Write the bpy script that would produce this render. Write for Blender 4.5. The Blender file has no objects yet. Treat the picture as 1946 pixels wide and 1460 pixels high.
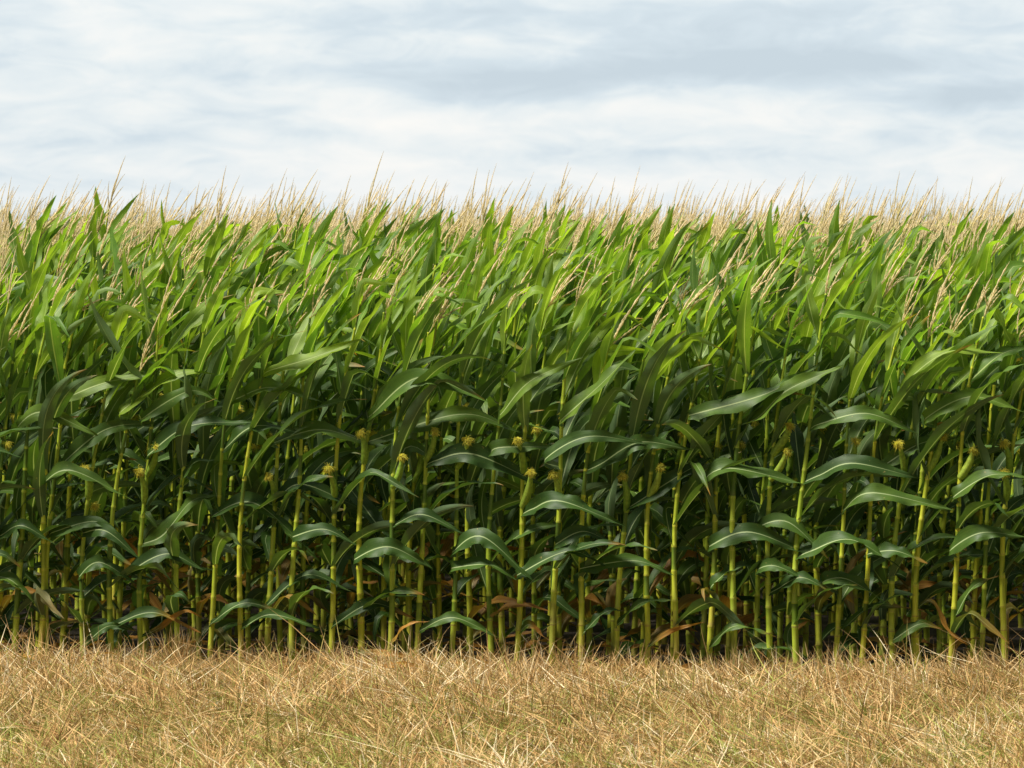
import bpy, math, random
import numpy as np
from mathutils import Vector

S = bpy.context.scene
C = S.collection
R = np.random.default_rng(11)
random.seed(11)

# ------------------------------------------------------------------ camera
DR = 26.0                     # distance of the front row
F = 240.0 * DR                # focal length in pixels of the printed picture
FW = 1460.0                   # the printed picture's width in those pixels (its white border is not part of the place)
CAMH = 2.66
HY = 490.0                    # horizon row in those pixels
cam = bpy.data.cameras.new('camera'); co = bpy.data.objects.new('camera', cam); C.objects.link(co)
S.camera = co
cam.sensor_width = 36.0; cam.lens = 36.0 * F / FW
cam.shift_y = -(710.0 - HY) / FW
cam.clip_start = 0.1; cam.clip_end = 20000
co.location = (0, 0, CAMH); co.rotation_euler = (math.radians(90), 0, 0)
cam.dof.use_dof = True; cam.dof.focus_distance = DR + 0.6; cam.dof.aperture_fstop = 8.0

# ------------------------------------------------------------------ world
SUN_EL = math.radians(61); SUN_AZ = math.radians(249)     # azimuth the light comes from, clockwise from +Y
W = bpy.data.worlds.new('World'); S.world = W; W.use_nodes = True
nt = W.node_tree; nt.nodes.clear()
def N(tree, typ, **kw):
    n = tree.nodes.new(typ)
    for k, v in kw.items(): setattr(n, k, v)
    return n
def L(tree, a, b): tree.links.new(a, b)
def math_node(tree, op, a, b=None, clamp=False):
    n = N(tree, 'ShaderNodeMath', operation=op, use_clamp=clamp)
    for i, v in enumerate((a, b)):
        if v is None: continue
        if isinstance(v, (int, float)): n.inputs[i].default_value = v
        else: L(tree, v, n.inputs[i])
    return n.outputs[0]
def ramp(tree, fac, stops, interp='LINEAR'):
    n = N(tree, 'ShaderNodeValToRGB'); e = n.color_ramp.elements; n.color_ramp.interpolation = interp
    while len(e) < len(stops): e.new(0.5)
    for el, (p, c) in zip(e, stops):
        el.position = p; el.color = (c[0], c[1], c[2], 1)
    L(tree, fac, n.inputs[0]); return n.outputs[0]
def mixc(tree, fac, a, b, mode='MIX'):
    n = N(tree, 'ShaderNodeMix', data_type='RGBA', blend_type=mode)
    for i, v in ((0, fac), (6, a), (7, b)):
        if isinstance(v, (int, float)): n.inputs[i].default_value = v
        elif isinstance(v, tuple): n.inputs[i].default_value = (*v, 1)
        else: L(tree, v, n.inputs[i])
    return n.outputs[2]
sky = N(nt, 'ShaderNodeTexSky', sky_type='NISHITA'); sky.sun_disc = False
sky.sun_elevation = SUN_EL; sky.sun_rotation = SUN_AZ; sky.air_density = 1.0; sky.dust_density = 2.0
tc = N(nt, 'ShaderNodeTexCoord'); sp = N(nt, 'ShaderNodeSeparateXYZ'); L(nt, tc.outputs['Generated'], sp.inputs[0])
az = math_node(nt, 'ARCTAN2', sp.outputs[0], sp.outputs[1])           # 0 towards +Y
el = sp.outputs[2]
def cloud_noise(sx, sy, seed, detail, rough=0.55, dist=0.0):
    cb = N(nt, 'ShaderNodeCombineXYZ')
    L(nt, math_node(nt, 'MULTIPLY', az, sx * F / 3360), cb.inputs[0]); L(nt, math_node(nt, 'MULTIPLY', el, sy * F / 3360), cb.inputs[1])
    cb.inputs[2].default_value = seed
    n = N(nt, 'ShaderNodeTexNoise'); n.inputs['Scale'].default_value = 1.0; n.inputs['Detail'].default_value = detail
    n.inputs['Roughness'].default_value = rough; n.inputs['Distortion'].default_value = dist
    L(nt, cb.outputs[0], n.inputs['Vector']); return n.outputs[0]
big = cloud_noise(9.0, 38.0, 3.7, 3.0)
fine = cloud_noise(24.0, 78.0, 8.1, 8.0, 0.6, 0.7)
mid = cloud_noise(9.0, 42.0, 1.9, 6.0, 0.55, 0.4)
def blob(a0, e0, sa, se):          # a soft cloud bank standing in one direction of the sky
    da = math_node(nt, 'DIVIDE', math_node(nt, 'SUBTRACT', az, a0), sa)
    de = math_node(nt, 'DIVIDE', math_node(nt, 'SUBTRACT', el, e0), se)
    q = math_node(nt, 'ADD', math_node(nt, 'MULTIPLY', da, da), math_node(nt, 'MULTIPLY', de, de))
    return math_node(nt, 'EXPONENT', math_node(nt, 'MULTIPLY', q, -1.0))
def px(x, y): return ((x - 973) / F, (HY - y) / F)
dark = None
for (x, y, wx, wy, k) in [(960, 285, 130, 26, .85), (1400, 255, 360, 34, 1.1), (1650, 300, 130, 22, .9), (380, 355, 160, 26, .3),
                          (250, 250, 200, 20, .3), (1250, 380, 260, 14, .3), (700, 262, 200, 16, .3), (1200, 190, 500, 40, .5),
                          (560, 330, 90, 16, .25), (300, 470, 200, 14, .2)]:
    a0, e0 = px(x, y); b = math_node(nt, 'MULTIPLY', blob(a0, e0, wx / F, wy / F), k)
    dark = b if dark is None else math_node(nt, 'ADD', dark, b)
bright = None
for (x, y, wx, wy, k) in [(870, 345, 130, 18, .6), (1240, 318, 200, 14, .7), (1560, 285, 60, 18, .8), (720, 300, 120, 16, .4), (1600, 400, 140, 22, .5), (560, 400, 260, 16, .45), (1000, 440, 700, 30, .45)]:
    a0, e0 = px(x, y); b = math_node(nt, 'MULTIPLY', blob(a0, e0, wx / F, wy / F), k)
    bright = b if bright is None else math_node(nt, 'ADD', bright, b)
t = math_node(nt, 'ADD', math_node(nt, 'MULTIPLY', big, 0.4), math_node(nt, 'MULTIPLY', fine, 1.0))
t = math_node(nt, 'ADD', t, math_node(nt, 'MULTIPLY', mid, 0.75))
t = math_node(nt, 'SUBTRACT', t, 0.50)
t = math_node(nt, 'SUBTRACT', t, math_node(nt, 'MULTIPLY', dark, 0.62))
t = math_node(nt, 'ADD', t, math_node(nt, 'MULTIPLY', bright, 0.25), clamp=True)
cl = ramp(nt, t, [(0.0, (3.9, 4.55, 5.05)), (0.3, (4.5, 5.15, 5.6)), (0.5, (5.35, 5.8, 6.0)), (0.68, (6.0, 6.2, 6.2)), (1.0, (6.8, 6.65, 6.4))])
cfac = math_node(nt, 'ADD', 0.93, 0.0)
# added dimming of the unseen sky behind the camera, to darken the corn's interior
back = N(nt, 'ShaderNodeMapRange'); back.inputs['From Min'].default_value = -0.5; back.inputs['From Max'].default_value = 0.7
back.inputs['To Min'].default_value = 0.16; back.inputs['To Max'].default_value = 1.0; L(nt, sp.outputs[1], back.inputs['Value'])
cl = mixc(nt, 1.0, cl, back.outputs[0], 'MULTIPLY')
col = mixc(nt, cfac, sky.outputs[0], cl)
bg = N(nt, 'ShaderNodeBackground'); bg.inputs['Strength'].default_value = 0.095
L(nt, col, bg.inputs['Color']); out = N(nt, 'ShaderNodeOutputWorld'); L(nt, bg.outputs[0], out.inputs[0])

sun = bpy.data.lights.new('sun', 'SUN'); so = bpy.data.objects.new('sun', sun); C.objects.link(so)
sun.energy = 4.2; sun.angle = math.radians(12); sun.color = (1.0, 0.95, 0.86)
sd = Vector((math.sin(SUN_AZ) * math.cos(SUN_EL), math.cos(SUN_AZ) * math.cos(SUN_EL), math.sin(SUN_EL)))
so.rotation_euler = sd.to_track_quat('Z', 'Y').to_euler()
S.view_settings.view_transform = 'Standard'; S.view_settings.look = 'None'; S.view_settings.gamma = 1.0
S.view_settings.exposure = 0.7
S.render.engine = 'CYCLES'
S.cycles.max_bounces = 6; S.cycles.transmission_bounces = 4; S.cycles.diffuse_bounces = 1; S.cycles.glossy_bounces = 2

# ------------------------------------------------------------------ materials
def new_mat(name):
    m = bpy.data.materials.new(name); m.use_nodes = True; m.node_tree.nodes.clear(); return m, m.node_tree
def attr(t, name): return N(t, 'ShaderNodeAttribute', attribute_name=name).outputs['Fac']
def noise(t, vec, scale, detail=3.0):
    n = N(t, 'ShaderNodeTexNoise'); n.inputs['Scale'].default_value = scale; n.inputs['Detail'].default_value = detail
    if vec is not None: L(t, vec, n.inputs['Vector'])
    return n.outputs[0]

def leaf_material():
    m, t = new_mat('corn_leaf')
    uv = N(t, 'ShaderNodeUVMap', uv_map='UVMap'); s = N(t, 'ShaderNodeSeparateXYZ'); L(t, uv.outputs[0], s.inputs[0])
    u, v = s.outputs[0], s.outputs[1]
    geo = N(t, 'ShaderNodeNewGeometry')
    rnd, dry, young = attr(t, 'rnd'), attr(t, 'dry'), attr(t, 'young')
    d = math_node(t, 'ABSOLUTE', math_node(t, 'SUBTRACT', u, 0.5))
    # midrib: wide near the stalk, thin towards the tip
    wid = math_node(t, 'ADD', 0.014, math_node(t, 'MULTIPLY', math_node(t, 'SUBTRACT', 1.0, v), 0.045))
    rib = math_node(t, 'SUBTRACT', 1.0, math_node(t, 'DIVIDE', d, wid), clamp=True)
    rib = math_node(t, 'MULTIPLY', rib, 2.2, clamp=True)
    rib = math_node(t, 'MULTIPLY', rib, math_node(t, 'SUBTRACT', 1.08, math_node(t, 'MULTIPLY', v, 0.75)), clamp=True)
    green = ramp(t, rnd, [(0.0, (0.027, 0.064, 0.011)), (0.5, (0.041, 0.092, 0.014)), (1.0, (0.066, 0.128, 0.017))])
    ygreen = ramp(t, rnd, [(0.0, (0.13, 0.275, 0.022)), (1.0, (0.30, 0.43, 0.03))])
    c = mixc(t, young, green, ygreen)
    blot = noise(t, geo.outputs['Position'], 9.0, 4.0)
    c = mixc(t, 1.0, c, ramp(t, blot, [(0.3, (0.75, 0.78, 0.8)), (0.7, (1.25, 1.2, 1.1))]), 'MULTIPLY')
    # fine parallel veins
    cb = N(t, 'ShaderNodeCombineXYZ'); L(t, math_node(t, 'MULTIPLY', u, 42.0), cb.inputs[0]); L(t, math_node(t, 'MULTIPLY', v, 1.2), cb.inputs[1]); L(t, math_node(t, 'MULTIPLY', rnd, 50.0), cb.inputs[2])
    vn = noise(t, cb.outputs[0], 1.0, 2.0)
    c = mixc(t, 1.0, c, ramp(t, vn, [(0.3, (0.84, 0.86, 0.84)), (0.7, (1.16, 1.14, 1.2))]), 'MULTIPLY')
    ribc = mixc(t, young, (0.44, 0.54, 0.26), (0.46, 0.54, 0.14))
    c = mixc(t, rib, c, ribc)
    dn = math_node(t, 'MULTIPLY', math_node(t, 'ADD', dry, math_node(t, 'MULTIPLY', math_node(t, 'SUBTRACT', blot, 0.5), math_node(t, 'MULTIPLY', dry, 1.6))), 1.0, clamp=True)
    dc = ramp(t, vn, [(0.3, (0.20, 0.075, 0.018)), (0.5, (0.42, 0.19, 0.03)), (0.7, (0.50, 0.30, 0.06))])
    c = mixc(t, dn, c, dc)
    spot = noise(t, geo.outputs['Position'], 55.0, 2.0)
    c = mixc(t, math_node(t, 'MULTIPLY', math_node(t, 'SUBTRACT', spot, 0.69, clamp=True), 7.0, clamp=True), c, (0.30, 0.24, 0.08))
    under = mixc(t, 0.45, c, (0.17, 0.24, 0.13))
    cs = mixc(t, geo.outputs['Backfacing'], under, c)
    p = N(t, 'ShaderNodeBsdfPrincipled'); L(t, cs, p.inputs['Base Color'])
    L(t, math_node(t, 'ADD', 0.40, math_node(t, 'MULTIPLY', blot, 0.22)), p.inputs['Roughness']); L(t, math_node(t, 'ADD', 0.26, math_node(t, 'MULTIPLY', young, 0.22)), p.inputs['Specular IOR Level'])
    bp = N(t, 'ShaderNodeBump'); bp.inputs['Strength'].default_value = 0.35; bp.inputs['Distance'].default_value = 0.002
    L(t, math_node(t, 'ADD', vn, math_node(t, 'MULTIPLY', rib, 0.8)), bp.inputs['Height']); L(t, bp.outputs[0], p.inputs['Normal'])
    tr = N(t, 'ShaderNodeBsdfTranslucent')
    L(t, mixc(t, 1.0, c, (2.1, 2.1, 0.9), 'MULTIPLY'), tr.inputs['Color'])
    mx = N(t, 'ShaderNodeMixShader'); L(t, math_node(t, 'ADD', 0.17, math_node(t, 'MULTIPLY', young, 0.30)), mx.inputs[0])
    L(t, p.outputs[0], mx.inputs[1]); L(t, tr.outputs[0], mx.inputs[2])
    o = N(t, 'ShaderNodeOutputMaterial'); L(t, mx.outputs[0], o.inputs[0]); return m

def stalk_material():
    m, t = new_mat('corn_stalk')
    geo = N(t, 'ShaderNodeNewGeometry'); tone, rnd = attr(t, 'tone'), attr(t, 'rnd')
    mp = N(t, 'ShaderNodeMapping'); mp.inputs['Scale'].default_value = (60, 60, 5); L(t, geo.outputs['Position'], mp.inputs[0])
    n = noise(t, mp.outputs[0], 1.0, 3.0)
    c = ramp(t, tone, [(0.0, (0.10, 0.18, 0.018)), (0.3, (0.24, 0.34, 0.022)), (0.6, (0.46, 0.54, 0.035)), (0.85, (0.56, 0.62, 0.06)), (1.0, (0.40, 0.34, 0.07))])
    c = mixc(t, 1.0, c, ramp(t, n, [(0.3, (0.78, 0.8, 0.8)), (0.7, (1.2, 1.15, 1.1))]), 'MULTIPLY')
    c = mixc(t, 1.0, c, ramp(t, rnd, [(0, (0.85, 0.95, 1)), (1, (1.2, 1.08, 0.9))]), 'MULTIPLY')
    st = noise(t, geo.outputs['Position'], 13.0, 5.0)
    c = mixc(t, math_node(t, 'MULTIPLY', math_node(t, 'SUBTRACT', st, 0.63, clamp=True), 4.0, clamp=True), c, (0.27, 0.20, 0.07))
    p = N(t, 'ShaderNodeBsdfPrincipled'); L(t, c, p.inputs['Base Color']); p.inputs['Roughness'].default_value = 0.5
    bp = N(t, 'ShaderNodeBump'); bp.inputs['Strength'].default_value = 0.3; bp.inputs['Distance'].default_value = 0.002; L(t, n, bp.inputs['Height']); L(t, bp.outputs[0], p.inputs['Normal'])
    o = N(t, 'ShaderNodeOutputMaterial'); L(t, p.outputs[0], o.inputs[0]); return m

def simple_plant(name, stops, rough=0.7, trans=0.0, key='rnd'):
    m, t = new_mat(name)
    geo = N(t, 'ShaderNodeNewGeometry')
    c = ramp(t, attr(t, key), stops)
    n = noise(t, geo.outputs['Position'], 60.0, 2.0)
    c = mixc(t, 1.0, c, ramp(t, n, [(0.3, (0.75, 0.75, 0.75)), (0.7, (1.25, 1.22, 1.15))]), 'MULTIPLY')
    p = N(t, 'ShaderNodeBsdfPrincipled'); L(t, c, p.inputs['Base Color']); p.inputs['Roughness'].default_value = rough; p.inputs['Specular IOR Level'].default_value = 0.25
    o = N(t, 'ShaderNodeOutputMaterial')
    if trans:
        tr = N(t, 'ShaderNodeBsdfTranslucent'); L(t, c, tr.inputs[0]); mx = N(t, 'ShaderNodeMixShader'); mx.inputs[0].default_value = trans
        L(t, p.outputs[0], mx.inputs[1]); L(t, tr.outputs[0], mx.inputs[2]); L(t, mx.outputs[0], o.inputs[0])
    else: L(t, p.outputs[0], o.inputs[0])
    return m
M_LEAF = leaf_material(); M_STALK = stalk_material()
M_TAS = simple_plant('corn_tassel', [(0.0, (0.70, 0.72, 0.24)), (0.25, (0.92, 0.80, 0.46)), (0.7, (0.95, 0.80, 0.54)), (1.0, (0.96, 0.80, 0.64))], 0.8, 0.5)
M_SILK = simple_plant('corn_silk', [(0.0, (0.92, 0.92, 0.14)), (0.8, (0.90, 0.80, 0.12)), (1.0, (0.62, 0.38, 0.07))], 0.5, 0.5)
M_HUSK = simple_plant('corn_husk', [(0.0, (0.22, 0.36, 0.04)), (1.0, (0.36, 0.48, 0.06))], 0.5, 0.1)
M_STRAW = simple_plant('dry_straw', [(0.0, (0.20, 0.27, 0.04)), (0.12, (0.42, 0.42, 0.10)), (0.2, (0.19, 0.11, 0.04)), (0.42, (0.56, 0.33, 0.12)), (0.8, (0.76, 0.55, 0.26)), (1.0, (0.90, 0.78, 0.52))], 0.7, 0.2)

# ------------------------------------------------------------------ mesh helpers
def make_mesh(name, V, Fq, mats, attrs, uv=None, midx=None):
    """V (n,3) float, Fq (m,4) int quads"""
    V = np.asarray(V, np.float32); Fq = np.asarray(Fq, np.int32)
    me = bpy.data.meshes.new(name)
    me.vertices.add(len(V)); me.vertices.foreach_set('co', V.ravel())
    m = len(Fq); me.loops.add(m * 4); me.polygons.add(m)
    me.loops.foreach_set('vertex_index', Fq.ravel())
    me.polygons.foreach_set('loop_start', np.arange(0, m * 4, 4, dtype=np.int32))
    me.polygons.foreach_set('loop_total', np.full(m, 4, np.int32))
    for mt in (mats if isinstance(mats, list) else [mats]): me.materials.append(mt)
    if midx is not None: me.polygons.foreach_set('material_index', np.asarray(midx, np.int32))
    me.polygons.foreach_set('use_smooth', np.ones(m, bool))
    if uv is not None:
        l = me.uv_layers.new(name='UVMap'); l.data.foreach_set('uv', np.asarray(uv, np.float32)[Fq.ravel()].ravel())
    for k, a in attrs.items():
        at = me.attributes.new(k, 'FLOAT', 'POINT'); at.data.foreach_set('value', np.broadcast_to(np.asarray(a, np.float32), (len(V),)).copy())
    me.update(calc_edges=True); return me
def link(name, me, parent=None):
    o = bpy.data.objects.new(name, me); C.objects.link(o)
    if parent is not None: o.parent = parent
    return o
def grid_quads(n, k, off=0, wrap=False):
    i = np.arange(n - 1)[:, None]; j = np.arange(k if wrap else k - 1)[None, :]
    a = i * k + j; b = i * k + (j + 1) % k
    return np.stack([a, b, b + k, a + k], -1).reshape(-1, 4) + off
def norm(a): return a / np.maximum(np.linalg.norm(a, axis=-1, keepdims=True), 1e-9)

def catmull(P, n):
    P = np.asarray(P, float); Q = np.vstack([2 * P[0] - P[1], P, 2 * P[-1] - P[-2]])
    seg = np.linalg.norm(np.diff(P, axis=0), axis=1); s = np.concatenate([[0], np.cumsum(seg)]) / seg.sum()
    T = np.linspace(0, 1, n); out = []
    for tt in T:
        k = min(int(np.searchsorted(s, tt, side='right') - 1), len(P) - 2); u = (tt - s[k]) / (s[k + 1] - s[k])
        p0, p1, p2, p3 = Q[k:k + 4]
        out.append(0.5 * (2 * p1 + (p2 - p0) * u + (2 * p0 - 5 * p1 + 4 * p2 - p3) * u * u + (3 * p1 - p0 - 3 * p2 + p3) * u ** 3))
    return np.array(out)

def tube(P, rad, k, ref=None):
    P = np.asarray(P, float); n = len(P)
    T = norm(np.gradient(P, axis=0))
    ref = np.array([0.0, 1.0, 0.0]) if ref is None else ref
    A = norm(np.cross(T, ref)); B = np.cross(T, A)
    th = np.arange(k) * 2 * math.pi / k
    V = P[:, None, :] + (A[:, None, :] * np.cos(th)[None, :, None] + B[:, None, :] * np.sin(th)[None, :, None]) * np.asarray(rad)[:, None, None]
    return V.reshape(-1, 3), grid_quads(n, k, wrap=True)

def blade(P, w0, Wd, fold, ruf, rng, across=7, twist=0.0, droop=0.0):
    """corn leaf blade along midrib P (n,3). w0: starting width direction; Wd: greatest width."""
    n = len(P); T = norm(np.gradient(P, axis=0)); s = np.linspace(0, 1, n)
    if w0.ndim == 1:
        w = np.zeros((n, 3)); cur = w0
        for i in range(n):
            cur = cur - T[i] * cur.dot(T[i]); cur = cur / max(np.linalg.norm(cur), 1e-6); w[i] = cur
    else:
        w = norm(w0 - T * np.sum(w0 * T, 1, keepdims=True))
    nrm = np.cross(T, w)
    nrm = np.where((nrm[:, 2:3] < 0) & (w0.ndim > 1), -nrm, nrm)
    a = twist * s ** 1.3 + 0.12 * np.sin(s * rng.uniform(5, 10) + rng.uniform(0, 6))
    w2 = w * np.cos(a)[:, None] + nrm * np.sin(a)[:, None]; n2 = nrm * np.cos(a)[:, None] - w * np.sin(a)[:, None]
    pk = rng.uniform(.26, .4); prof = (0.34 + 0.66 * np.clip(s / pk, 0, 1) ** 0.8) * np.clip(1 - np.clip((s - pk) / (1 - pk), 0, 1) ** rng.uniform(1.15, 1.6), 0, 1) ** 0.95
    prof[-1] = 0.01
    u = np.linspace(-1, 1, across)
    fr = rng.uniform(14, 24); ph = rng.uniform(0, 6, 2)
    f = fold * (1 - 0.65 * s) + 0.05
    hw = 0.5 * Wd * prof
    lift = np.abs(u)[None, :] * (hw * f)[:, None] - droop * (u ** 2)[None, :] * hw[:, None]
    wav = np.where(u[None, :] < 0, np.sin(s * fr + ph[0] + 0.9 * np.sin(s * 9 + ph[1]))[:, None], np.sin(s * fr * 0.9 + ph[1] + 0.9 * np.sin(s * 7 + ph[0]))[:, None])
    lift = lift + ruf * Wd * (np.abs(u) ** 2)[None, :] * wav * (np.sin(np.clip(s, 0, 1) * math.pi) ** 0.6)[:, None]
    rag = 1 + np.where(u[None, :] < 0, rng.normal(0, .045, n)[:, None], rng.normal(0, .045, n)[:, None]) * (np.abs(u) > .9)[None, :]
    if n > 14 and rng.random() < .22:          # a torn notch in the margin
        k_ = int(rng.integers(int(n * .35), n - 3)); rag[k_, 0 if rng.random() < .5 else -1] *= rng.uniform(.45, .75)
    half = u[None, :] * hw[:, None] * rag
    V = P[:, None, :] + w2[:, None, :] * half[..., None] + n2[:, None, :] * lift[..., None]
    uv = np.stack(np.broadcast_arrays((u[None, :] + 1) / 2, s[:, None]), -1)
    return V.reshape(-1, 3), grid_quads(n, across), uv.reshape(-1, 2), np.repeat(s, across), np.tile(np.abs(u), n)

def to3(x, y, D):
    """the real point at depth D that stands at picture position x, y"""
    return np.array([(x - 973) / F * D, D, CAMH - (y - HY) / F * D])
SLOPE = -0.138
def row_depth_at_px(x): # depth of the row line y = DR + SLOPE*X at picture column x
    k = (x - 973) / F; return DR / (1 - SLOPE * k)

# ------------------------------------------------------------------ corn plant
def stalk_curve(base, top, n=26):
    base = np.asarray(base, float); top = np.asarray(top, float)
    s = np.linspace(0, 1, n); h = np.clip((s - 0.25) / 0.75, 0, 1)
    P = base[None, :] + (top - base)[None, :] * s[:, None]
    P[:, 0] = base[0] + (top[0] - base[0]) * (0.12 * s + 0.88 * h ** 1.9); P[:, 1] = base[1] + (top[1] - base[1]) * (0.12 * s + 0.88 * h ** 1.9)
    w_ = np.random.default_rng(int(abs(base[0] * 7919 + base[1] * 104729)) % 2 ** 31); f_ = w_.uniform(5, 9, 2); p_ = w_.uniform(0, 6, 2)
    P[:, 0] += 0.014 * (np.sin(s * f_[0] + p_[0]) - np.sin(p_[0])); P[:, 1] += 0.012 * (np.sin(s * f_[1] + p_[1]) - np.sin(p_[1]))
    return P
def on_curve(P, z):
    return np.array([np.interp(z, P[:, 2], P[:, i]) for i in range(3)])

def stalk_geo(P, nodes, r0, k=8, rng=None, detail=True):
    zs, rr, tn = [], [], []
    nodes = list(nodes)
    if not detail:
        z = np.linspace(P[0, 2], P[-1, 2], 7)
        pts = np.array([on_curve(P, a) for a in z]); r = r0 * (1 - 0.62 * (z - z[0]) / (z[-1] - z[0]))
        V, Q = tube(pts, r, k); return V, Q, np.full(len(V), 0.45)
    zt = P[-1, 2]; edges = [P[0, 2]] + nodes + [zt]
    for a, b in zip(edges[:-1], edges[1:]):
        Lg = b - a; it = rng.choice([.1, .45, .6, .7], p=[.25, .2, .3, .25]) + rng.uniform(-.06, .06) if a > .22 else rng.uniform(.55, .8)
        for fz, dr, t_ in ((0.0, 1.18, 1.0), (min(0.012 / Lg, 0.1), 1.0, it + .1), (0.3, 0.97, it), (0.6, 0.99, it), (0.93, 1.04, it - .1), (0.97, 1.14, 0.85)):
            z = a + Lg * fz; zs.append(z); h = (z - P[0, 2]) / (zt - P[0, 2])
            rr.append(r0 * (1.0 - 0.66 * h) * dr)
            g = 0.22 * np.clip((h - 0.3) * 2, 0, 1)
            tn.append(max(t_ + (0.16 if h < 0.2 else 0.0) - g * 0.6 + rng.uniform(-.05, .05), 0) if t_ < 1 else 0.93)
    zs.append(zt); rr.append(r0 * 0.25); tn.append(0.5)
    pts = np.array([on_curve(P, z) for z in zs])
    # slight zigzag of the nodes
    V, Q = tube(pts, np.array(rr), k)
    return V, Q, np.repeat(np.array(tn), k)

def tassel_geo(base, tdir, Ln, rng, nb=9, seg=12, k=4, spik=True, spread=1.0):
    """central spike and side branches; wind carries them towards +x"""
    Vs, Qs, Rn = [], [], []; off = 0
    tdir = tdir / np.linalg.norm(tdir)
    def add(P, r, c):
        nonlocal off
        V, Q = tube(P, r, k, ref=np.array([0.3, 0.9, 0.2])); Vs.append(V); Qs.append(Q + off); off += len(V); Rn.append(np.repeat(c, k))
    def spike(p0, d, ln, rad, bend, c0, c1):
        nonlocal off
        P = [p0]; dd = d.copy(); st = ln / (seg - 1)
        for i in range(seg - 1):
            dd = dd + bend * (i / seg) / seg * 2.2; dd /= np.linalg.norm(dd); P.append(P[-1] + dd * st)
        P = np.array(P); s = np.linspace(0, 1, seg)
        r = rad * np.clip(1.15 - s ** 4, 0.15, 1)
        if spik: r = r * (1 + 0.45 * np.where(np.arange(seg) % 2 == 0, 1, -1)) * (0.55 + 0.45 * np.clip(s * 6, 0, 1))
        c = c0 + (c1 - c0) * s + rng.uniform(-.06, .06, seg)
        add(P, r, c)
        if spik:                     # spikelets standing off the axis
            m = int(ln / 0.012); ss = rng.uniform(0.12, 0.97, m)
            for q in ss:
                f = q * (seg - 1); i = min(int(f), seg - 2); a = P[i] + (P[i + 1] - P[i]) * (f - i); T = norm(P[i + 1] - P[i])
                sd_ = norm(rng.normal(size=3)); e = norm(T * 1.0 + sd_ * 0.8); l_ = rng.uniform(.009, .014); wv = norm(np.cross(e, sd_)) * 0.0026
                q4 = np.array([a, a + e * l_ * .5 + wv, a + e * l_, a + e * l_ * .5 - wv]); Vs.append(q4); Qs.append(np.array([[0, 1, 2, 3]]) + off); off += 4
                Rn.append(np.full(4, np.clip(c0 + (c1 - c0) * q + rng.uniform(-.2, .2), 0, 1)))
    wind = np.array([0.9, 0.0, -0.25])
    spike(np.asarray(base, float), tdir, Ln, 0.0050, wind * 0.25, 0.2, rng.uniform(.6, 1))
    a0 = rng.uniform(0, 6)
    for b in range(nb):
        f = 0.03 + 0.22 * b / max(nb, 1); p0 = np.asarray(base, float) + tdir * Ln * f
        an = a0 + b * 2.4; ra = norm(np.cross(tdir, np.array([0, 1, 0.1]))); rb = np.cross(tdir, ra)
        d = norm(tdir + (ra * math.cos(an) + rb * math.sin(an)) * rng.choice([rng.uniform(.12, .35), rng.uniform(.4, .8)], p=[.75, .25]) * spread)
        spike(p0, d, Ln * rng.uniform(.34, .54), 0.0034, wind * rng.uniform(.2, .7), 0.1, rng.uniform(.5, .95))
    return np.vstack(Vs), np.vstack(Qs), np.clip(np.concatenate(Rn), 0, 1)

def silk_geo(p, d, rng, n=170, ln=0.042):
    Vs, Qs, Rn = [], [], []; off = 0
    for i in range(n):
        dd = norm(norm(d) * rng.uniform(.1, 1.3) + norm(rng.normal(size=3)) * 0.95); P = [p + norm(rng.normal(size=3)) * 0.011]
        l_ = ln * rng.uniform(.45, 1.1)
        for j in range(4):
            dd = norm(dd + np.array([0.2, 0, -0.5]) + rng.normal(size=3) * .4); P.append(P[-1] + dd * l_ / 4)
        V, Q = tube(np.array(P), np.array([.0015, .0014, .0012, .0010, .0005]), 3); Vs.append(V); Qs.append(Q + off); off += len(V); Rn.append(np.full(len(V), rng.uniform(0, .9)))
    return np.vstack(Vs), np.vstack(Qs), np.concatenate(Rn)

def husk_geo(a, b, rad, rng, k=9):
    n = 14; s = np.linspace(0, 1, n)
    P = a[None, :] + (b - a)[None, :] * s[:, None]; P[:, 0] += 0.016 * np.sin(s * math.pi)
    r = rad * np.clip(np.sin((0.16 + 0.84 * s) ** 0.75 * math.pi * 0.965) ** 0.75, 0.1, 1) * 0.98
    V, Q = tube(P, r, k)
    V = V + rng.normal(size=V.shape) * 0.0007
    return V, Q

def leaf_path(p0, phi, elev, ln, kg, kw, n, rng, wy=0.0, kink=None):
    d = np.array([math.cos(phi) * math.cos(elev), math.sin(phi) * math.cos(elev), math.sin(elev)])
    P = [p0]; st = ln / (n - 1)
    for i in range(n - 1):
        s = (i + 0.5) / n
        d = d + (np.array([1, wy, 0.05]) * kw * (0.35 + s) + np.array([0, 0, -1]) * kg * (0.15 + 1.1 * s)) / n
        if kink is not None and abs(s - kink) < 1.2 / n: d = d + np.array([.28, rng.uniform(-.2, .2), -.55])
        d = d / np.linalg.norm(d); P.append(P[-1] + d * st)
    return np.array(P)

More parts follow.
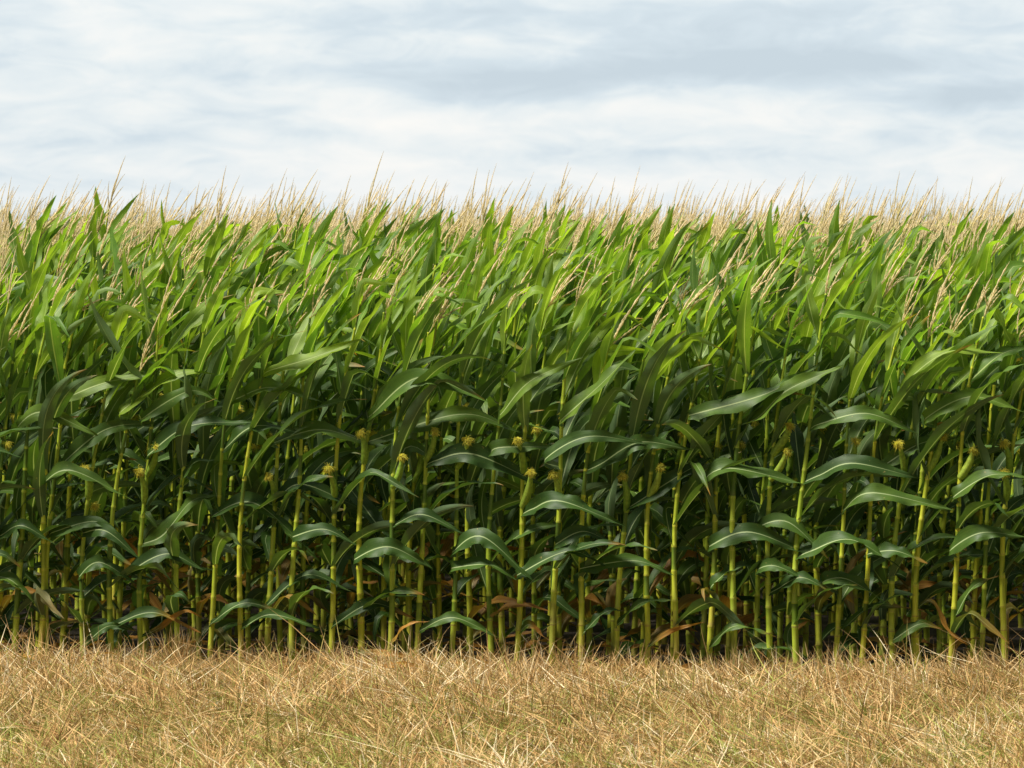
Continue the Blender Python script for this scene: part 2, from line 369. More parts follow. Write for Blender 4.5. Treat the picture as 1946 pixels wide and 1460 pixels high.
def generic_leaf(Pst, z, zt, phi, rng, n, across, scale=1.0, cap=0.30):
    """returns V,Q,uv,attrs of a wind-blown leaf at stalk height z"""
    h = np.clip(z / zt, 0, 1)
    p0 = on_curve(Pst, z)
    low = h < 0.2
    ln = np.interp(h, [0, .3, .5, .7, .85, 1], [.42, .70, .84, .84, .76, .56]) * rng.uniform(.66, 1.12) * scale
    ln = min(ln, zt + cap - z)
    elev = math.radians(46 + 22 * h + rng.uniform(-13, 15))
    kg = (2.1 * (1 - h) ** 0.9 + 0.15) * rng.uniform(.5, 1.35); kw = (2.0 * (1 - h) + 0.35) * rng.uniform(.4, 1.35)
    if rng.random() < 0.24 * (h < .8): kw *= 0.35; kg = kg * 1.5 + .5
    ax, ay = math.cos(phi), math.sin(phi); bl = 0.25 + 1.0 * h * rng.uniform(.1, 1.2)
    phi2 = math.atan2(ay, ax + bl)
    P = leaf_path(p0, phi2, elev, ln, kg, kw, n, rng, rng.uniform(-.35, .25), kink=(rng.uniform(.45, .8) if rng.random() < .3 else None))
    w0 = np.array([-math.sin(phi2), math.cos(phi2), 0.0])
    V, Q, uv, s, ua = blade(P, w0, np.interp(h, [0, .3, .6, .85, 1], [.070, .094, .100, .090, .074]) * rng.uniform(.85, 1.15), rng.uniform(.2, .7), rng.uniform(.07, .18), rng, across, rng.uniform(-1.9, 1.9))
    if low and rng.random() < 0.42:
        dry = np.clip(rng.uniform(0.1, 1.0) + 0.7 * (s - 0.5), 0, 1)
    elif h < 0.34: dry = np.clip((s - rng.uniform(.75, 1.1)) * 5, 0, 0.9)
    else: dry = np.clip((s - rng.uniform(.86, 1.0)) * 9, 0, .9) * (h < .8)
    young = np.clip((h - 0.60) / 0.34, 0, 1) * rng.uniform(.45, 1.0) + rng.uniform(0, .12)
    return V, Q, uv, {'rnd': rng.random(), 'dry': dry, 'young': young}

def add_leaf(parent, origin, geo, label=None):
    V, Q, uv, at = geo
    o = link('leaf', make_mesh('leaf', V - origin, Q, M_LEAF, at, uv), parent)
    if label: o['label'] = label
    return o

def build_plant(base, top, tas_dir, tas_len, rng, hero_leaves=(), ears=(), n=18, across=7, tas_seg=13, spik=True, hide_low=False, autoear=False, nleaf=14, cap=0.36):
    """thing: corn_plant > stalk, leaf..., ear (> silk), tassel"""
    root = bpy.data.objects.new('corn_plant', None); C.objects.link(root); root.location = base; root.empty_display_size = 0.2
    base = np.asarray(base, float)
    P = stalk_curve(base, top); zt = top[2]
    z0 = rng.uniform(0.10, 0.16); nodes = z0 + (zt - z0 - 0.15) * (np.linspace(0, 1, nleaf) ** .92) + rng.uniform(-.02, .02, nleaf)
    r0 = rng.uniform(.0165, .0215)
    V, Q, tn = stalk_geo(P, nodes, r0, 8, rng)
    link('stalk', make_mesh('stalk', V - base, Q, M_STALK, {'tone': tn, 'rnd': rng.random()}), root)
    pl = rng.uniform(0, math.pi)
    used = set(); feats = {'dry': 0, 'ear': 0}
    for hl in hero_leaves:
        pts, aw, wd, dryv = hl            # picture points (x, y, depth offset), face angle, width, dryness
        Dp = base[1]
        q = [to3(x, y, Dp + dd) for x, y, dd in pts]
        zs = q[0][2] - 0.02
        k = int(np.argmin(np.abs(nodes - zs))); used.add(k)
        pn = on_curve(P, np.clip(q[0][2] - 0.015 - .35 * abs(q[0][0] - on_curve(P, q[0][2])[0]), 0.03, zt - 0.02))
        if np.linalg.norm(pn - q[0]) > 0.035: q = [pn] + q
        else: q[0] = pn
        C_ = catmull(q, 26)
        w = np.tile(np.array([0.0, math.cos(aw), math.sin(aw)]), (26, 1))
        Vv, Qq, uv, s, ua = blade(C_, w, wd, rng.uniform(.05, .4), rng.uniform(.08, .19), rng, 9, rng.uniform(-.7, .7))
        dr = np.clip((s - (1 - dryv)) * 3.0, 0, 1) if dryv < 1 else np.clip(0.75 + 0.3 * s, 0, 1)
        if dryv > 0.3: feats['dry'] += 1
        h = q[0][2] / zt
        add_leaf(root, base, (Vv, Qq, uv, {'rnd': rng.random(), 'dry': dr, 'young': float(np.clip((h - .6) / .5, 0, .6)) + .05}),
                 'dried orange leaf' if dryv > 0.6 else None)
    for k, z in enumerate(nodes):
        if k in used: continue
        if hide_low and (0.16 < z / zt < 0.68) and rng.random() < 0.55: continue
        if hide_low and z / zt < 0.2 and rng.random() < 0.4: continue
        phi = pl + math.pi * (k % 2) + rng.uniform(-.35, .35)
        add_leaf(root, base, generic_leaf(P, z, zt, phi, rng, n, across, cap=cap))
    ears = list(ears)
    if autoear and rng.random() < 0.6: ears.append(None)
    for e in ears:
        if e is None:
            zn = nodes[int(len(nodes) * .5)]; a = on_curve(P, zn); an = rng.uniform(-2.6, .3)
            b = a + np.array([math.cos(an) * .055, math.sin(an) * .055, rng.uniform(.17, .22)])
        else:
            b = to3(e[0], e[1], base[1] - 0.06); c_ = on_curve(P, b[2]); dx = np.clip(b[0] - c_[0], -0.075, 0.075)
            b[0] = c_[0] + (dx if abs(dx) > 0.045 else 0.045 * (1 if dx >= 0 else -1)); a = on_curve(P, b[2] - rng.uniform(.17, .22))
        feats['ear'] += 1
        V, Q = husk_geo(a, b, rng.uniform(.021, .026), rng)
        h_ = link('ear', make_mesh('ear', V - base, Q, M_HUSK, {'rnd': rng.random()}), root)
        V, Q, rn = silk_geo(b - (b - a) * 0.02, b - a, rng)
        link('silk', make_mesh('silk', V - base, Q, M_SILK, {'rnd': rn}), h_)
    V, Q, rn = tassel_geo(P[-1] - (P[-1] - P[-2]) * .2, np.asarray(tas_dir, float), tas_len, rng, nb=int(rng.integers(2, 6)), seg=tas_seg, spik=spik)
    link('tassel', make_mesh('tassel', V - base, Q, M_TAS, {'rnd': rn}), root)
    root['category'] = 'corn plant'
    return root, feats

# ------------------------------------------------------------------ the front row as measured
front_x = [264, 299, 310, 362, 402, 445, 497, 542, 587, 623, 661, 714, 757, 798, 837, 886, 944, 979, 1030, 1071, 1123, 1166, 1207,
           1253, 1289, 1341, 1379, 1434, 1471, 1516, 1551, 1598, 1640, 1676]
front_x = [206, 228] + front_x + [1716]
# wind-blown leaves of the front row: visible start, crest, tip (picture pixels), dryness
HL = [(246, 925, 275, 912, 324, 940, 0), (323, 920, 380, 906, 420, 933, .1), (363, 922, 395, 920, 443, 960, 0), (356, 985, 385, 964, 438, 995, 0),
      (238, 985, 262, 992, 295, 1025, 0), (431, 977, 481, 952, 533, 975, 0), (368, 1078, 398, 1055, 438, 1062, .15), (410, 1052, 463, 1036, 530, 1065, .5),
      (470, 1058, 505, 1034, 532, 1043, .9), (546, 1050, 593, 1022, 656, 1041, .1), (595, 1054, 633, 1039, 711, 1062, .1), (546, 898, 606, 880, 690, 952, 0),
      (663, 927, 706, 917, 752, 940, 0), (627, 1022, 681, 982, 745, 1006, 0), (749, 960, 798, 942, 860, 973, 0), (805, 908, 845, 896, 903, 923, 0),
      (722, 1052, 775, 1023, 836, 1045, .3), (800, 1083, 823, 1054, 856, 1048, .95), (845, 1060, 890, 1043, 955, 1072, 0), (890, 948, 932, 928, 1006, 994, 0),
      (890, 972, 943, 968, 980, 990, 0), (985, 980, 1055, 948, 1110, 972, 0), (1038, 937, 1075, 920, 1118, 938, 0), (1076, 972, 1150, 962, 1204, 983, 0),
      (1078, 1062, 1105, 1036, 1137, 1032, 0), (1127, 1050, 1158, 1022, 1205, 1018, .1), (1170, 1082, 1200, 1062, 1248, 1049, .9), (757, 1092, 817, 1098, 868, 1120, .95),
      (981, 1062, 998, 1053, 1019, 1071, .6), (1257, 940, 1312, 921, 1397, 953, 0), (1325, 914, 1367, 907, 1425, 960, .15), (1400, 948, 1457, 932, 1528, 973, 0),
      (1482, 952, 1520, 948, 1566, 966, .25), (1258, 998, 1292, 970, 1322, 972, 0), (1322, 976, 1347, 969, 1390, 987, 0), (1352, 1002, 1387, 986, 1432, 1009, 0),
      (1415, 994, 1450, 988, 1512, 1025, 0), (1257, 1084, 1292, 1055, 1351, 1071, .2), (1438, 1064, 1487, 1028, 1563, 1033, .4), (1521, 1072, 1555, 1052, 1588, 1060, .3),
      (1572, 1020, 1597, 1063, 1633, 1087, .95), (1598, 947, 1642, 922, 1706, 928, 0), (1604, 1044, 1630, 1000, 1668, 983, 0),
      (300, 858, 343, 833, 436, 878, 0), (268, 772, 305, 750, 388, 786, 0), (330, 825, 393, 775, 465, 765, 0), (458, 808, 513, 770, 603, 764, 0),
      (560, 802, 606, 770, 675, 780, 0), (636, 793, 703, 775, 782, 800, 0), (640, 872, 676, 853, 762, 890, 0), (502, 850, 520, 822, 556, 818, 0),
      (476, 925, 515, 878, 553, 868, 0), (415, 750, 493, 697, 550, 696, 0), (338, 730, 393, 708, 468, 695, 0), (446, 760, 513, 720, 558, 736, 0),
      (583, 730, 631, 715, 703, 736, 0), (765, 789, 900, 753, 985, 779, 0), (775, 752, 843, 700, 940, 736, 0), (862, 820, 918, 810, 1019, 855, 0),
      (943, 808, 960, 800, 1047, 800, 0), (1020, 818, 1080, 785, 1167, 795, 0), (1100, 824, 1155, 793, 1230, 804, 0), (1003, 888, 1043, 877, 1136, 913, 0),
      (1242, 856, 1280, 830, 1393, 853, 0), (1412, 840, 1460, 823, 1556, 845, 0), (1448, 888, 1487, 865, 1604, 890, 0), (1505, 825, 1555, 795, 1612, 785, 0),
      (1415, 766, 1480, 752, 1552, 781, 0), (1604, 870, 1655, 840, 1708, 843, 0), (1562, 760, 1627, 728, 1704, 750, 0), (1225, 755, 1340, 722, 1425, 672, 0),
      (1325, 757, 1367, 718, 1447, 683, 0), (1527, 718, 1592, 665, 1677, 666, 0), (630, 690, 690, 672, 760, 645, 0), (1045, 760, 1098, 712, 1150, 660, 0),
      (960, 750, 1000, 705, 1075, 672, 0), (1150, 880, 1215, 838, 1262, 812, 0), (1620, 700, 1670, 668, 1715, 655, 0),
      # continued beyond the print's edges in the same manner
      (165, 1060, 198, 1032, 245, 1040, .4), (38, 1055, 80, 1030, 130, 1045, .2), (75, 960, 120, 935, 180, 958, 0), (125, 900, 170, 880, 240, 915, 0), (-5, 900, 40, 875, 110, 900, 0),
      (165, 830, 215, 800, 275, 815, 0), (40, 800, 95, 770, 160, 790, 0), (80, 730, 140, 700, 200, 705, 0), (1725, 930, 1770, 905, 1830, 925, 0), (1770, 1060, 1805, 1030, 1850, 1045, .5),
      (1808, 880, 1850, 860, 1920, 885, 0), (1855, 960, 1895, 935, 1950, 950, 0), (1725, 810, 1775, 780, 1840, 790, 0), (1820, 760, 1870, 730, 1940, 745, 0), (1730, 1050, 1765, 1020, 1800, 1030, 0)]
TAS = [(248, 650, 281, 588), (350, 600, 389, 583), (413, 618, 460, 555), (441, 688, 468, 600), (538, 598, 563, 540), (593, 600, 606, 550), (638, 605, 653, 563),
       (688, 608, 721, 535), (757, 590, 793, 520), (865, 620, 905, 535), (915, 588, 955, 513), (970, 595, 1000, 540), (1015, 598, 1078, 513), (1113, 650, 1165, 560),
       (1217, 598, 1272, 540), (1295, 588, 1340, 525), (1325, 585, 1367, 525), (1425, 575, 1431, 530), (1470, 625, 1487, 580), (1522, 620, 1552, 530), (1565, 642, 1582, 570),
       (1595, 645, 1637, 550), (1640, 608, 1670, 535)]
EARS = [(459, 799), (374, 829), (368, 883), (446, 834), (713, 830), (636, 840), (761, 779), (815, 813), (910, 789), (858, 776), (983, 789), (991, 835), (1040, 837),
        (1138, 840), (1177, 828), (1370, 768), (1366, 805), (1458, 790), (1511, 795), (1585, 783), (1630, 803), (1674, 793), (1680, 835), (110, 800), (222, 815), (1775, 790), (1860, 820)]

fx = np.array(front_x, float)
nf = len(fx)
hl_of = [[] for _ in fx]; ear_of = [[] for _ in fx]; tas_of = [None] * nf
def stalk_px(i, y):              # rough picture column of stalk i at picture row y
    h = np.clip((1000 - y) / 420.0, 0, 1); return fx[i] + 38 * h ** 1.9 + 4 * (1120 - y) / 500
for (x0, y0, x1, y1, x2, y2, dr) in HL:
    d = [abs(stalk_px(i, y0) - x0 + (6 if stalk_px(i, y0) > x0 else 0)) + 14 * len([1 for q in hl_of[i] if abs(q[0][0][1] - y0) < 40]) for i in range(nf)]
    i = int(np.argmin(d)); near = R.uniform(-.10, -.03)
    pts = [(x0, y0, near * .6), (x1, y1, near * 1.8), (x2, y2, near * 2.0)]
    ln = math.hypot(x2 - x0, y2 - y0)
    wd = np.clip(0.098 + 0.0003 * (ln - 60), 0.075, 0.132) * R.uniform(.85, 1.1) * (0.55 if dr > .8 else 1) * (0.72 if y0 > 1010 else 1)
    hl_of[i].append((pts, math.radians(R.uniform(36, 70)), wd, max(dr, R.uniform(.05, .35)) if y0 > 1000 else dr))
for (ex, ey) in EARS:
    i = int(np.argmin([abs(stalk_px(i, ey) - ex) for i in range(nf)]))
    if len(ear_of[i]) < 2: ear_of[i].append((ex, ey))
for tq in TAS:
    c_ = sorted(range(nf), key=lambda i: abs(fx[i] + 38 - tq[0]))
    for i in c_[:3]:
        if tas_of[i] is None: tas_of[i] = tq; break

order = ['', 'first', 'second', 'third', 'fourth', 'fifth', 'sixth', 'seventh', 'eighth', 'ninth', 'tenth', 'eleventh', 'twelfth', 'thirteenth', 'fourteenth', 'fifteenth',
         'sixteenth', 'seventeenth', 'eighteenth', 'nineteenth', 'twentieth', 'twenty-first', 'twenty-second', 'twenty-third', 'twenty-fourth', 'twenty-fifth', 'twenty-sixth', 'twenty-seventh']
mid_i = front_x.index(979)
n_ind = 0
for i in range(nf):
    D = row_depth_at_px(fx[i]) + R.uniform(-.03, .03)
    base = (float((fx[i] - 973) / F * D), float(D), 0.0)
    tq = tas_of[i]
    if tq is None:
        bx_ = fx[i] + R.uniform(22, 52); by_ = R.uniform(590, 655); tq = (bx_, by_, bx_ + R.uniform(15, 48), by_ - R.uniform(55, 82))
    top = to3(tq[0], tq[1] + 6, D + R.uniform(-.05, .05)); tip = to3(tq[2], tq[3], top[1] + R.uniform(-.05, .05))
    root, ft = build_plant(base, top, tip - top, float(np.linalg.norm(tip - top)) * 1.08, R, hl_of[i], ear_of[i], n=20, across=7, hide_low=True)
    k = i - mid_i
    pos = 'nearest the picture centre' if k == 0 else '%s %s of picture centre' % (order[abs(k)], 'right' if k > 0 else 'left')
    ex = {0: '', 1: ', one yellow silk tuft', 2: ', two yellow silk tufts'}[min(ft['ear'], 2)]
    dx = ', dried orange leaf' if ft['dry'] else ''
    root['label'] = 'front-row corn plant, ' + pos + ex + dx
    root['group'] = 'corn plants of the front row'; n_ind += 1

# ------------------------------------------------------------------ rows close behind, plant by plant
ROW = 0.75
ords = {1: 'second', 2: 'third', 3: 'fourth', 4: 'fifth', 5: 'sixth', 6: 'seventh', 7: 'eighth', 8: 'ninth', 9: 'tenth'}
tot_h = {1: 2.54, 2: 2.64, 3: 2.73, 4: 2.80, 5: 2.85, 6: 2.88, 7: 2.90, 8: 2.90, 9: 2.90}
row_edges = {}
for r in range(1, 10):
    D0 = DR + ROW * r; half = 733 / F * D0 + 0.05
    xs = []; x = -half + R.uniform(0, .1)
    while x < half: xs.append(x); x += R.uniform(.14, .215)
    xs = xs[:max(0, 300 - n_ind)]
    if not xs: continue
    row_edges[r] = (xs[0], xs[-1])
    for x in xs:
        D = D0 + SLOPE * x + R.uniform(-.04, .04); th = tot_h[r] * R.uniform(.93, 1.06); tl = R.uniform(.28, .42) if r < 5 else R.uniform(.36, .52)
        ln = R.uniform(.08, .26); td = np.array([R.uniform(.12, .65) + 0.05 * x * -1 * .3, R.uniform(-.12, .12), 1.0]); td /= np.linalg.norm(td)
        top = np.array([x + ln, D + R.uniform(-.07, .07), th - tl * td[2]])
        root, ft = build_plant((float(x), float(D), 0.0), top, td, tl, R, n=12 if r < 3 else 10, across=5, tas_seg=9, autoear=True, nleaf=16, cap=0.34 if r < 4 else 0.22)
        root['label'] = 'wind-blown green corn plant in the %s row from the front, stalk behind the nearer plants' % ords[r]
        root['group'] = 'corn plants of the %s row' % ords[r]; n_ind += 1

# ------------------------------------------------------------------ the rest of the field
def template(rng, full, hgt):
    base = np.zeros(3); tl = rng.uniform(.38, .56); td = norm(np.array([rng.uniform(.05, .5), rng.uniform(-.12, .12), 1.0]))
    top = np.array([rng.uniform(.08, .24), rng.uniform(-.07, .07), hgt - tl * td[2]]); P = stalk_curve(base, top, 12); zt = top[2]
    parts = []
    n, ac = (8, 3) if full else (5, 3)
    nodes = np.linspace(.14, zt - .24, 12)
    pl = rng.uniform(0, math.pi)
    for k, z in enumerate(nodes):
        if not full and z < zt * .62: continue
        V, Q, uv, at = generic_leaf(P, z, zt, pl + math.pi * (k % 2) + rng.uniform(-.35, .35), rng, n, ac, 1.0, 0.18)
        parts.append((V, Q, uv, np.full(len(V), at['rnd']), np.broadcast_to(at['dry'], (len(V),)), np.full(len(V), at['young']), np.zeros(len(V)), 0))
    V, Q, tn = stalk_geo(P, nodes, .018, 4, rng, detail=False)
    parts.append((V, Q, np.zeros((len(V), 2)), np.full(len(V), rng.random()), np.zeros(len(V)), np.zeros(len(V)), tn, 1))
    V, Q, rn = tassel_geo(P[-1], td, tl, rng, nb=5, seg=6 if full else 4, k=3, spik=False, spread=1.1)
    parts.append((V, Q, np.zeros((len(V), 2)), rn, np.zeros(len(V)), np.zeros(len(V)), np.zeros(len(V)), 2))
    off = 0; o = [[] for _ in range(8)]
    for p in parts:
        o[0].append(p[0]); o[1].append(p[1] + off); off += len(p[0])
        for j in range(2, 7): o[j].append(p[j])
        o[7].append(np.full(len(p[1]), p[7]))
    return [np.vstack(o[0]), np.vstack(o[1]), np.vstack(o[2])] + [np.concatenate(o[j]) for j in range(3, 8)]
def scatter(name, temps, places, label):
    Vs, Qs, U, A, M = [], [], [], [[], [], [], []], []; off = 0
    for (x, y, s) in places:
        T = temps[int(R.integers(len(temps)))]
        a = R.uniform(-.25, .25); ca, sa = math.cos(a), math.sin(a)
        V = T[0] * np.array([1, 1, 1]) * s; V = np.stack([V[:, 0] * ca - V[:, 1] * sa + x, V[:, 0] * sa + V[:, 1] * ca + y, V[:, 2]], 1)
        Vs.append(V); Qs.append(T[1] + off); off += len(V); U.append(T[2]); M.append(T[7])
        for j in range(4): A[j].append(T[3 + j])
        A[0][-1] = np.clip(A[0][-1] * .7 + R.uniform(0, .3), 0, 1)
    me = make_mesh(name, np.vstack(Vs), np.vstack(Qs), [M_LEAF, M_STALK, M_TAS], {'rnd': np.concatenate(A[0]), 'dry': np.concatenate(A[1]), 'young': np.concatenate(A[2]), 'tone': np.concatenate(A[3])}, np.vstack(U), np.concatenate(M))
    o = link(name, me); o['kind'] = 'stuff'; o['label'] = label; o['category'] = 'corn field'; return o
tf = [template(R, True, 2.90) for _ in range(22)]; tt = [template(R, False, 2.90) for _ in range(22)]
places_f, places_t = [], []
for r in range(0, 76):
    D0 = DR + ROW * r; half = 733 / F * D0 + 2.4
    x = -half
    while x < half:
        x += R.uniform(.14, .22)
        if r > 16 and R.random() < .3: continue
        if r == 0 and (fx[0] - 973) / F * DR - .1 < x < (fx[-1] - 973) / F * DR + .1: continue
        if r in row_edges and row_edges[r][0] - .1 < x < row_edges[r][1] + .1: continue
        y = D0 + SLOPE * x + R.uniform(-.05, .05); s = R.normal(1 - .035 * np.clip((r - 14) / 30, 0, 1), .045)
        if r < 10: s *= {0: .84}.get(r, tot_h.get(r, 2.8) / 2.90)
        (places_f if r < 20 else places_t).append((x, y, s))
scatter('corn_field', tf + [], places_f, 'dense green corn and tan tassels behind the near rows')
o2 = scatter('distant_corn_field', tt, places_t, 'far part of the corn field, tan tassels against the sky')

# ------------------------------------------------------------------ ground
def ground_sheet(name, verts, mat, z):
    me = bpy.data.meshes.new(name); me.from_pydata([(x, y, z) for x, y in verts], [], [tuple(range(len(verts)))]); me.materials.append(mat)
    o = link(name, me); o['kind'] = 'structure'; return o
m, t = new_mat('soil'); geo = N(t, 'ShaderNodeNewGeometry')
n1 = noise(t, geo.outputs['Position'], 7.0, 8.0)
p = N(t, 'ShaderNodeBsdfPrincipled'); L(t, ramp(t, n1, [(0.3, (0.018, 0.012, 0.008)), (0.7, (0.055, 0.038, 0.022))]), p.inputs['Base Color']); p.inputs['Roughness'].default_value = .95
bp = N(t, 'ShaderNodeBump'); bp.inputs['Distance'].default_value = .03; L(t, n1, bp.inputs['Height']); L(t, bp.outputs[0], p.inputs['Normal'])
o = N(t, 'ShaderNodeOutputMaterial'); L(t, p.outputs[0], o.inputs[0]); M_SOIL = m
m, t = new_mat('verge_soil'); geo = N(t, 'ShaderNodeNewGeometry')
n1 = noise(t, geo.outputs['Position'], 30.0, 8.0); n2 = noise(t, geo.outputs['Position'], 2.5, 4.0)
c = ramp(t, n1, [(0.3, (0.07, 0.045, 0.02)), (0.55, (0.17, 0.115, 0.05)), (0.75, (0.32, 0.23, 0.11))])
c = mixc(t, math_node(t, 'MULTIPLY', n2, .5), c, (0.13, 0.15, 0.035))
p = N(t, 'ShaderNodeBsdfPrincipled'); L(t, c, p.inputs['Base Color']); p.inputs['Roughness'].default_value = .95
bp = N(t, 'ShaderNodeBump'); bp.inputs['Distance'].default_value = .03; L(t, n1, bp.inputs['Height']); L(t, bp.outputs[0], p.inputs['Normal'])
o = N(t, 'ShaderNodeOutputMaterial'); L(t, p.outputs[0], o.inputs[0]); M_VERGE = m
ground_sheet('ground', [(-9000, -300), (9000, -300), (9000, 9000), (-9000, 9000)], M_SOIL, 0.0)
ground_sheet('verge', [(-60, -20), (60, -20), (60, DR - .05 + SLOPE * 60), (-60, DR - .05 - SLOPE * 60)], M_VERGE, 0.006)

# dry grass of the verge: one stuff object of single straws
def straws():
    Vs, Qs, A = [], [], []; off = 0
    def batch(x, y, ln, lean, az_, wid, curve, rn):
        nonlocal off
        n = len(x); s = np.array([0, .4, .75, 1.0])
        hx = np.cos(az_) * np.sin(lean); hy = np.sin(az_) * np.sin(lean); hz = np.cos(lean)
        P = np.stack([x[:, None] + hx[:, None] * ln[:, None] * s + np.cos(az_ + 1)[:, None] * (curve * ln)[:, None] * s ** 2,
                      y[:, None] + hy[:, None] * ln[:, None] * s + np.sin(az_ + 1)[:, None] * (curve * ln)[:, None] * s ** 2,
                      0.0 + hz[:, None] * ln[:, None] * s - (np.abs(curve) * ln)[:, None] * s ** 2 * .5 + 0.008 + R.uniform(0, .045, n)[:, None] * (lean[:, None] > 1.1)], -1)
        fa = R.uniform(-.9, .9, n); w = np.stack([np.cos(fa), np.sin(fa) * .6, np.where(lean > 1.1, .8, 0)], -1); w = norm(w)
        ww = wid[:, None] * np.array([1, .9, .65, .12])
        V = np.stack([P - w[:, None, :] * ww[..., None] * .5, P + w[:, None, :] * ww[..., None] * .5], 2)   # n,4,2,3
        V[..., 2] = np.maximum(V[..., 2], .004)
        i = np.arange(n)[:, None] * 8; j = np.arange(3)[None, :] * 2
        Q = np.stack([i + j, i + j + 1, i + j + 3, i + j + 2], -1).reshape(-1, 4) + off
        Vs.append(V.reshape(-1, 3)); Qs.append(Q); A.append(np.repeat(rn, 8)); off += n * 8
    def patch(x, y, sc, seed):       # cheap smooth value noise
        g = np.random.default_rng(seed).random((64, 64)); a = (x * sc + 100) % 63; b = (y * sc * 2.2 + 100) % 63; i = a.astype(int); j = b.astype(int); fa = a - i; fb = b - j
        fa = fa * fa * (3 - 2 * fa); fb = fb * fb * (3 - 2 * fb)
        return (g[i, j] * (1 - fa) * (1 - fb) + g[i + 1, j] * fa * (1 - fb) + g[i, j + 1] * (1 - fa) * fb + g[i + 1, j + 1] * fa * fb)
    # broad cover
    n = 150000; D = DR * .74 + (DR * .26 + .5) * R.random(n) ** .9; x = R.uniform(-1, 1, n) * (733 / F * D + .7); y = D + SLOPE * x; y = np.where(y > DR - .07 + SLOPE * x, DR - .07 + SLOPE * x - R.random(n) * .6, y)
    near = np.clip((DR - .8 - D) / 4.0, 0, 1)              # 0 at the corn, 1 nearer the camera
    cl_ = patch(x, y, 1.7, 5); c2 = patch(x, y, 4.5, 9)
    lying = R.random(n) < .45
    ln = R.gamma(3, .022, n) * (1.1 - .4 * near) * (.3 + 1.3 * cl_) * np.where(lying, 2.4, 1.05) + .015
    lean = np.where(lying, R.uniform(.9, 1.5, n), np.abs(R.normal(0, .8, n)).clip(0, 1.5))
    az_ = R.uniform(0, 6.283, n) * .8
    gr = R.random(n) < (.10 + .6 * near * np.clip((c2 - .35) * 2.2, 0, 1))
    br_ = patch(x, y, .6, 21)
    rn = np.where(gr, R.uniform(0, .14, n), np.clip(R.normal(.46, .28, n) + .5 * (cl_ - .5) + .35 * (br_ - .5), .16, 1))
    batch(x, y, ln, lean, az_, R.uniform(.003, .0072, n), R.uniform(-.25, .25, n), rn)
    # tussocks of matted straw
    m_ = 2600; tx = R.uniform(-5.0, 5.0, m_); ty = DR - .1 - R.random(m_) ** 1.2 * DR * .25; ty = ty + SLOPE * tx; ts = R.gamma(4, .25, m_); tw = R.uniform(0, 6.283, m_); tc_ = R.normal(.46, .28, m_)
    n = 75000; idx = R.integers(0, m_, n); ln = R.uniform(.05, .2, n) * ts[idx]
    az_ = tw[idx] + R.normal(0, 1.1, n); x = tx[idx] + R.normal(0, .035, n); y = ty[idx] + R.normal(0, .035, n)
    batch(x, y, ln, np.clip(R.normal(1.05, .38, n), .05, 1.5), az_, R.uniform(.003, .0065, n), R.uniform(-.5, .5, n), np.clip(tc_[idx] + R.normal(.05, .17, n), .16, 1))
    # green weeds showing through
    m_ = 420; tx = R.uniform(-5.0, 5.0, m_); ty = DR - .5 - R.random(m_) * DR * .22; ty = ty + SLOPE * tx
    n = 17000; idx = R.integers(0, m_, n)
    batch(tx[idx] + R.normal(0, .06, n), ty[idx] + R.normal(0, .06, n), R.uniform(.04, .12, n), np.abs(R.normal(.2, .5, n)), R.uniform(0, 6.283, n), R.uniform(.003, .006, n), R.uniform(-.4, .4, n), R.uniform(0, .13, n))
    # tufts right at the foot of the corn
    n = 36000; xc = R.uniform(-5.2, 5.2, 420); idx = R.integers(0, 420, n); x = xc[idx] + R.normal(0, .07, n); y = DR - .14 + SLOPE * x - np.abs(R.normal(0, .13, n)) + .04
    hh = R.gamma(1.3, .8, 420)[idx]; ln = R.uniform(.02, .085, n) * (.3 + .6 * hh)
    batch(x, y, ln, np.abs(R.normal(0, .33, n)), R.uniform(0, 6.283, n), R.uniform(.0026, .005, n), R.uniform(-.3, .3, n), np.clip(R.normal(.62, .22, n), 0.12, 1))
    # long single stems
    n = 800; x = R.uniform(-5.2, 5.2, n); y = DR - .05 + SLOPE * x - R.random(n) ** 2 * 1.6
    batch(x, y, R.uniform(.14, .30, n), np.abs(R.normal(0, .42, n)), R.uniform(0, 6.283, n), R.uniform(.003, .005, n), R.uniform(-.2, .2, n), np.clip(R.normal(.75, .2, n), .1, 1))
    # taller ragged clumps reaching up between the stalks
    for cx_, k_ in [(500, 1.7), (470, 1.0), (705, 1.1), (722, 1.0), (560, .8), (760, .9), (930, .7), (1130, .8), (1290, 1.0), (1305, 1.2), (1440, 1.3), (1355, .8), (1640, 1.2), (1655, 1.0), (870, .9), (300, .8)]:
        n = int(150 * k_); D_ = row_depth_at_px(cx_) - .12; x0_ = (cx_ - 973) / F * D_
        batch(x0_ + R.normal(0, .05, n), D_ + R.normal(0, .04, n), R.uniform(.07, .2, n) * k_, np.abs(R.normal(0, .45, n)), R.uniform(0, 6.283, n), R.uniform(.0028, .005, n), R.uniform(-.35, .35, n), np.clip(R.normal(.5, .3, n), 0.02, 1))
    me = make_mesh('dry_grass', np.vstack(Vs), np.vstack(Qs), M_STRAW, {'rnd': np.concatenate(A)})
    o = link('dry_grass', me); o['kind'] = 'stuff'; o['label'] = 'dry tan mown grass in front of the corn'; o['category'] = 'grass'
straws()

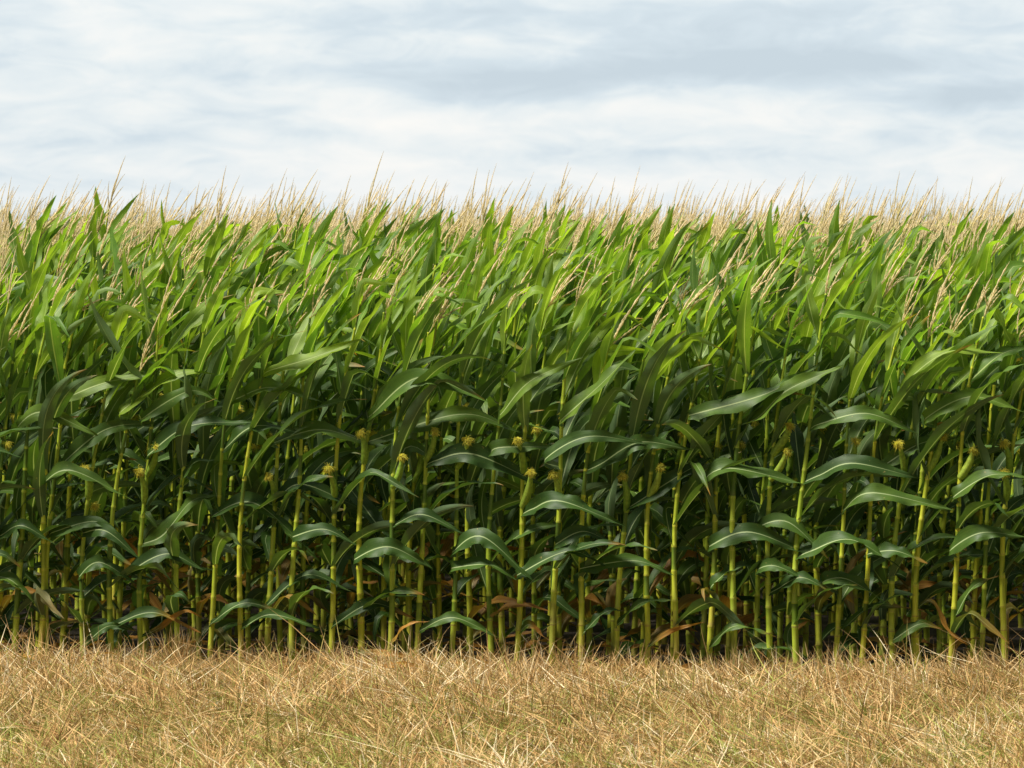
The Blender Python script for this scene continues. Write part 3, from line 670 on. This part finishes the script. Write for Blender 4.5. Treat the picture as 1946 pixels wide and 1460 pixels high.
# fallen leaf litter between the rows
def litter():
    Vs, Qs, U, D_ = [], [], [], []; off = 0
    for i in range(260):
        x = R.uniform(-5, 5); y = DR + .05 + SLOPE * x + R.uniform(0, 1.6); a = R.uniform(0, 6.28); ln = R.uniform(.15, .4)
        P = leaf_path(np.array([x, y, .03 + R.uniform(0, .05)]), a, R.uniform(-.1, .3), ln, .5, 0, 7, R); P[:, 2] = np.maximum(P[:, 2], .02)
        V, Q, uv, s, ua = blade(P, np.array([-math.sin(a), math.cos(a), .3]), .04, .8, .15, R, 3, R.uniform(-2, 2)); V[:, 2] = np.maximum(V[:, 2], .008)
        Vs.append(V); Qs.append(Q + off); off += len(V); U.append(uv)
    for i in range(70):
        x = R.uniform(-4.6, 4.6); y = DR - .05 + SLOPE * x - abs(R.normal(0, .25)); a = R.uniform(-1.2, 1.2) + (math.pi if R.random() < .4 else 0); ln = R.uniform(.15, .38)
        P = leaf_path(np.array([x, y, .05]), a, R.uniform(.1, .6), ln, 1.6, 0, 9, R); P[:, 2] = np.maximum(P[:, 2], .04)
        V, Q, uv, s, ua = blade(P, np.array([-math.sin(a), math.cos(a), .3]), R.uniform(.025, .05), .8, .18, R, 3, R.uniform(-2.5, 2.5))
        Vs.append(V); Qs.append(Q + off); off += len(V); U.append(uv)
    V = np.vstack(Vs); o = link('leaf_litter', make_mesh('leaf_litter', V, np.vstack(Qs), M_LEAF, {'rnd': .5, 'dry': 1.0, 'young': 0.0}, np.vstack(U)))
    o['kind'] = 'stuff'; o['label'] = 'dry fallen corn leaves on the soil'; o['category'] = 'leaf litter'
litter()

# ------------------------------------------------------------------ low far hills on the horizon
m, t = new_mat('far_land'); geo = N(t, 'ShaderNodeNewGeometry')
n1 = noise(t, geo.outputs['Position'], .01, 5.0)
p = N(t, 'ShaderNodeBsdfPrincipled'); L(t, ramp(t, n1, [(0.35, (0.05, 0.08, 0.03)), (0.65, (0.16, 0.17, 0.07))]), p.inputs['Base Color']); p.inputs['Roughness'].default_value = 1
o = N(t, 'ShaderNodeOutputMaterial'); L(t, p.outputs[0], o.inputs[0]); M_FAR = m
xs = np.linspace(-2600, 2600, 120); prof = 3.2 + 1.6 * np.abs(np.sin(xs * .0021 + 1.0)) + .9 * np.sin(xs * .0093) + .5 * np.sin(xs * .041); prof = np.maximum(prof, .6)
V, Q = [], []
rows_ = [(0, 0.0), (120, .8), (260, 1.0), (600, .7), (1000, 0.0)]
for dy, f in rows_:
    for x, h in zip(xs, prof): V.append((x, 2600 + dy + .04 * abs(x), h * f + 0.01))
o = link('hills', make_mesh('hills', V, grid_quads(5, 120), M_FAR, {})); o['kind'] = 'structure'
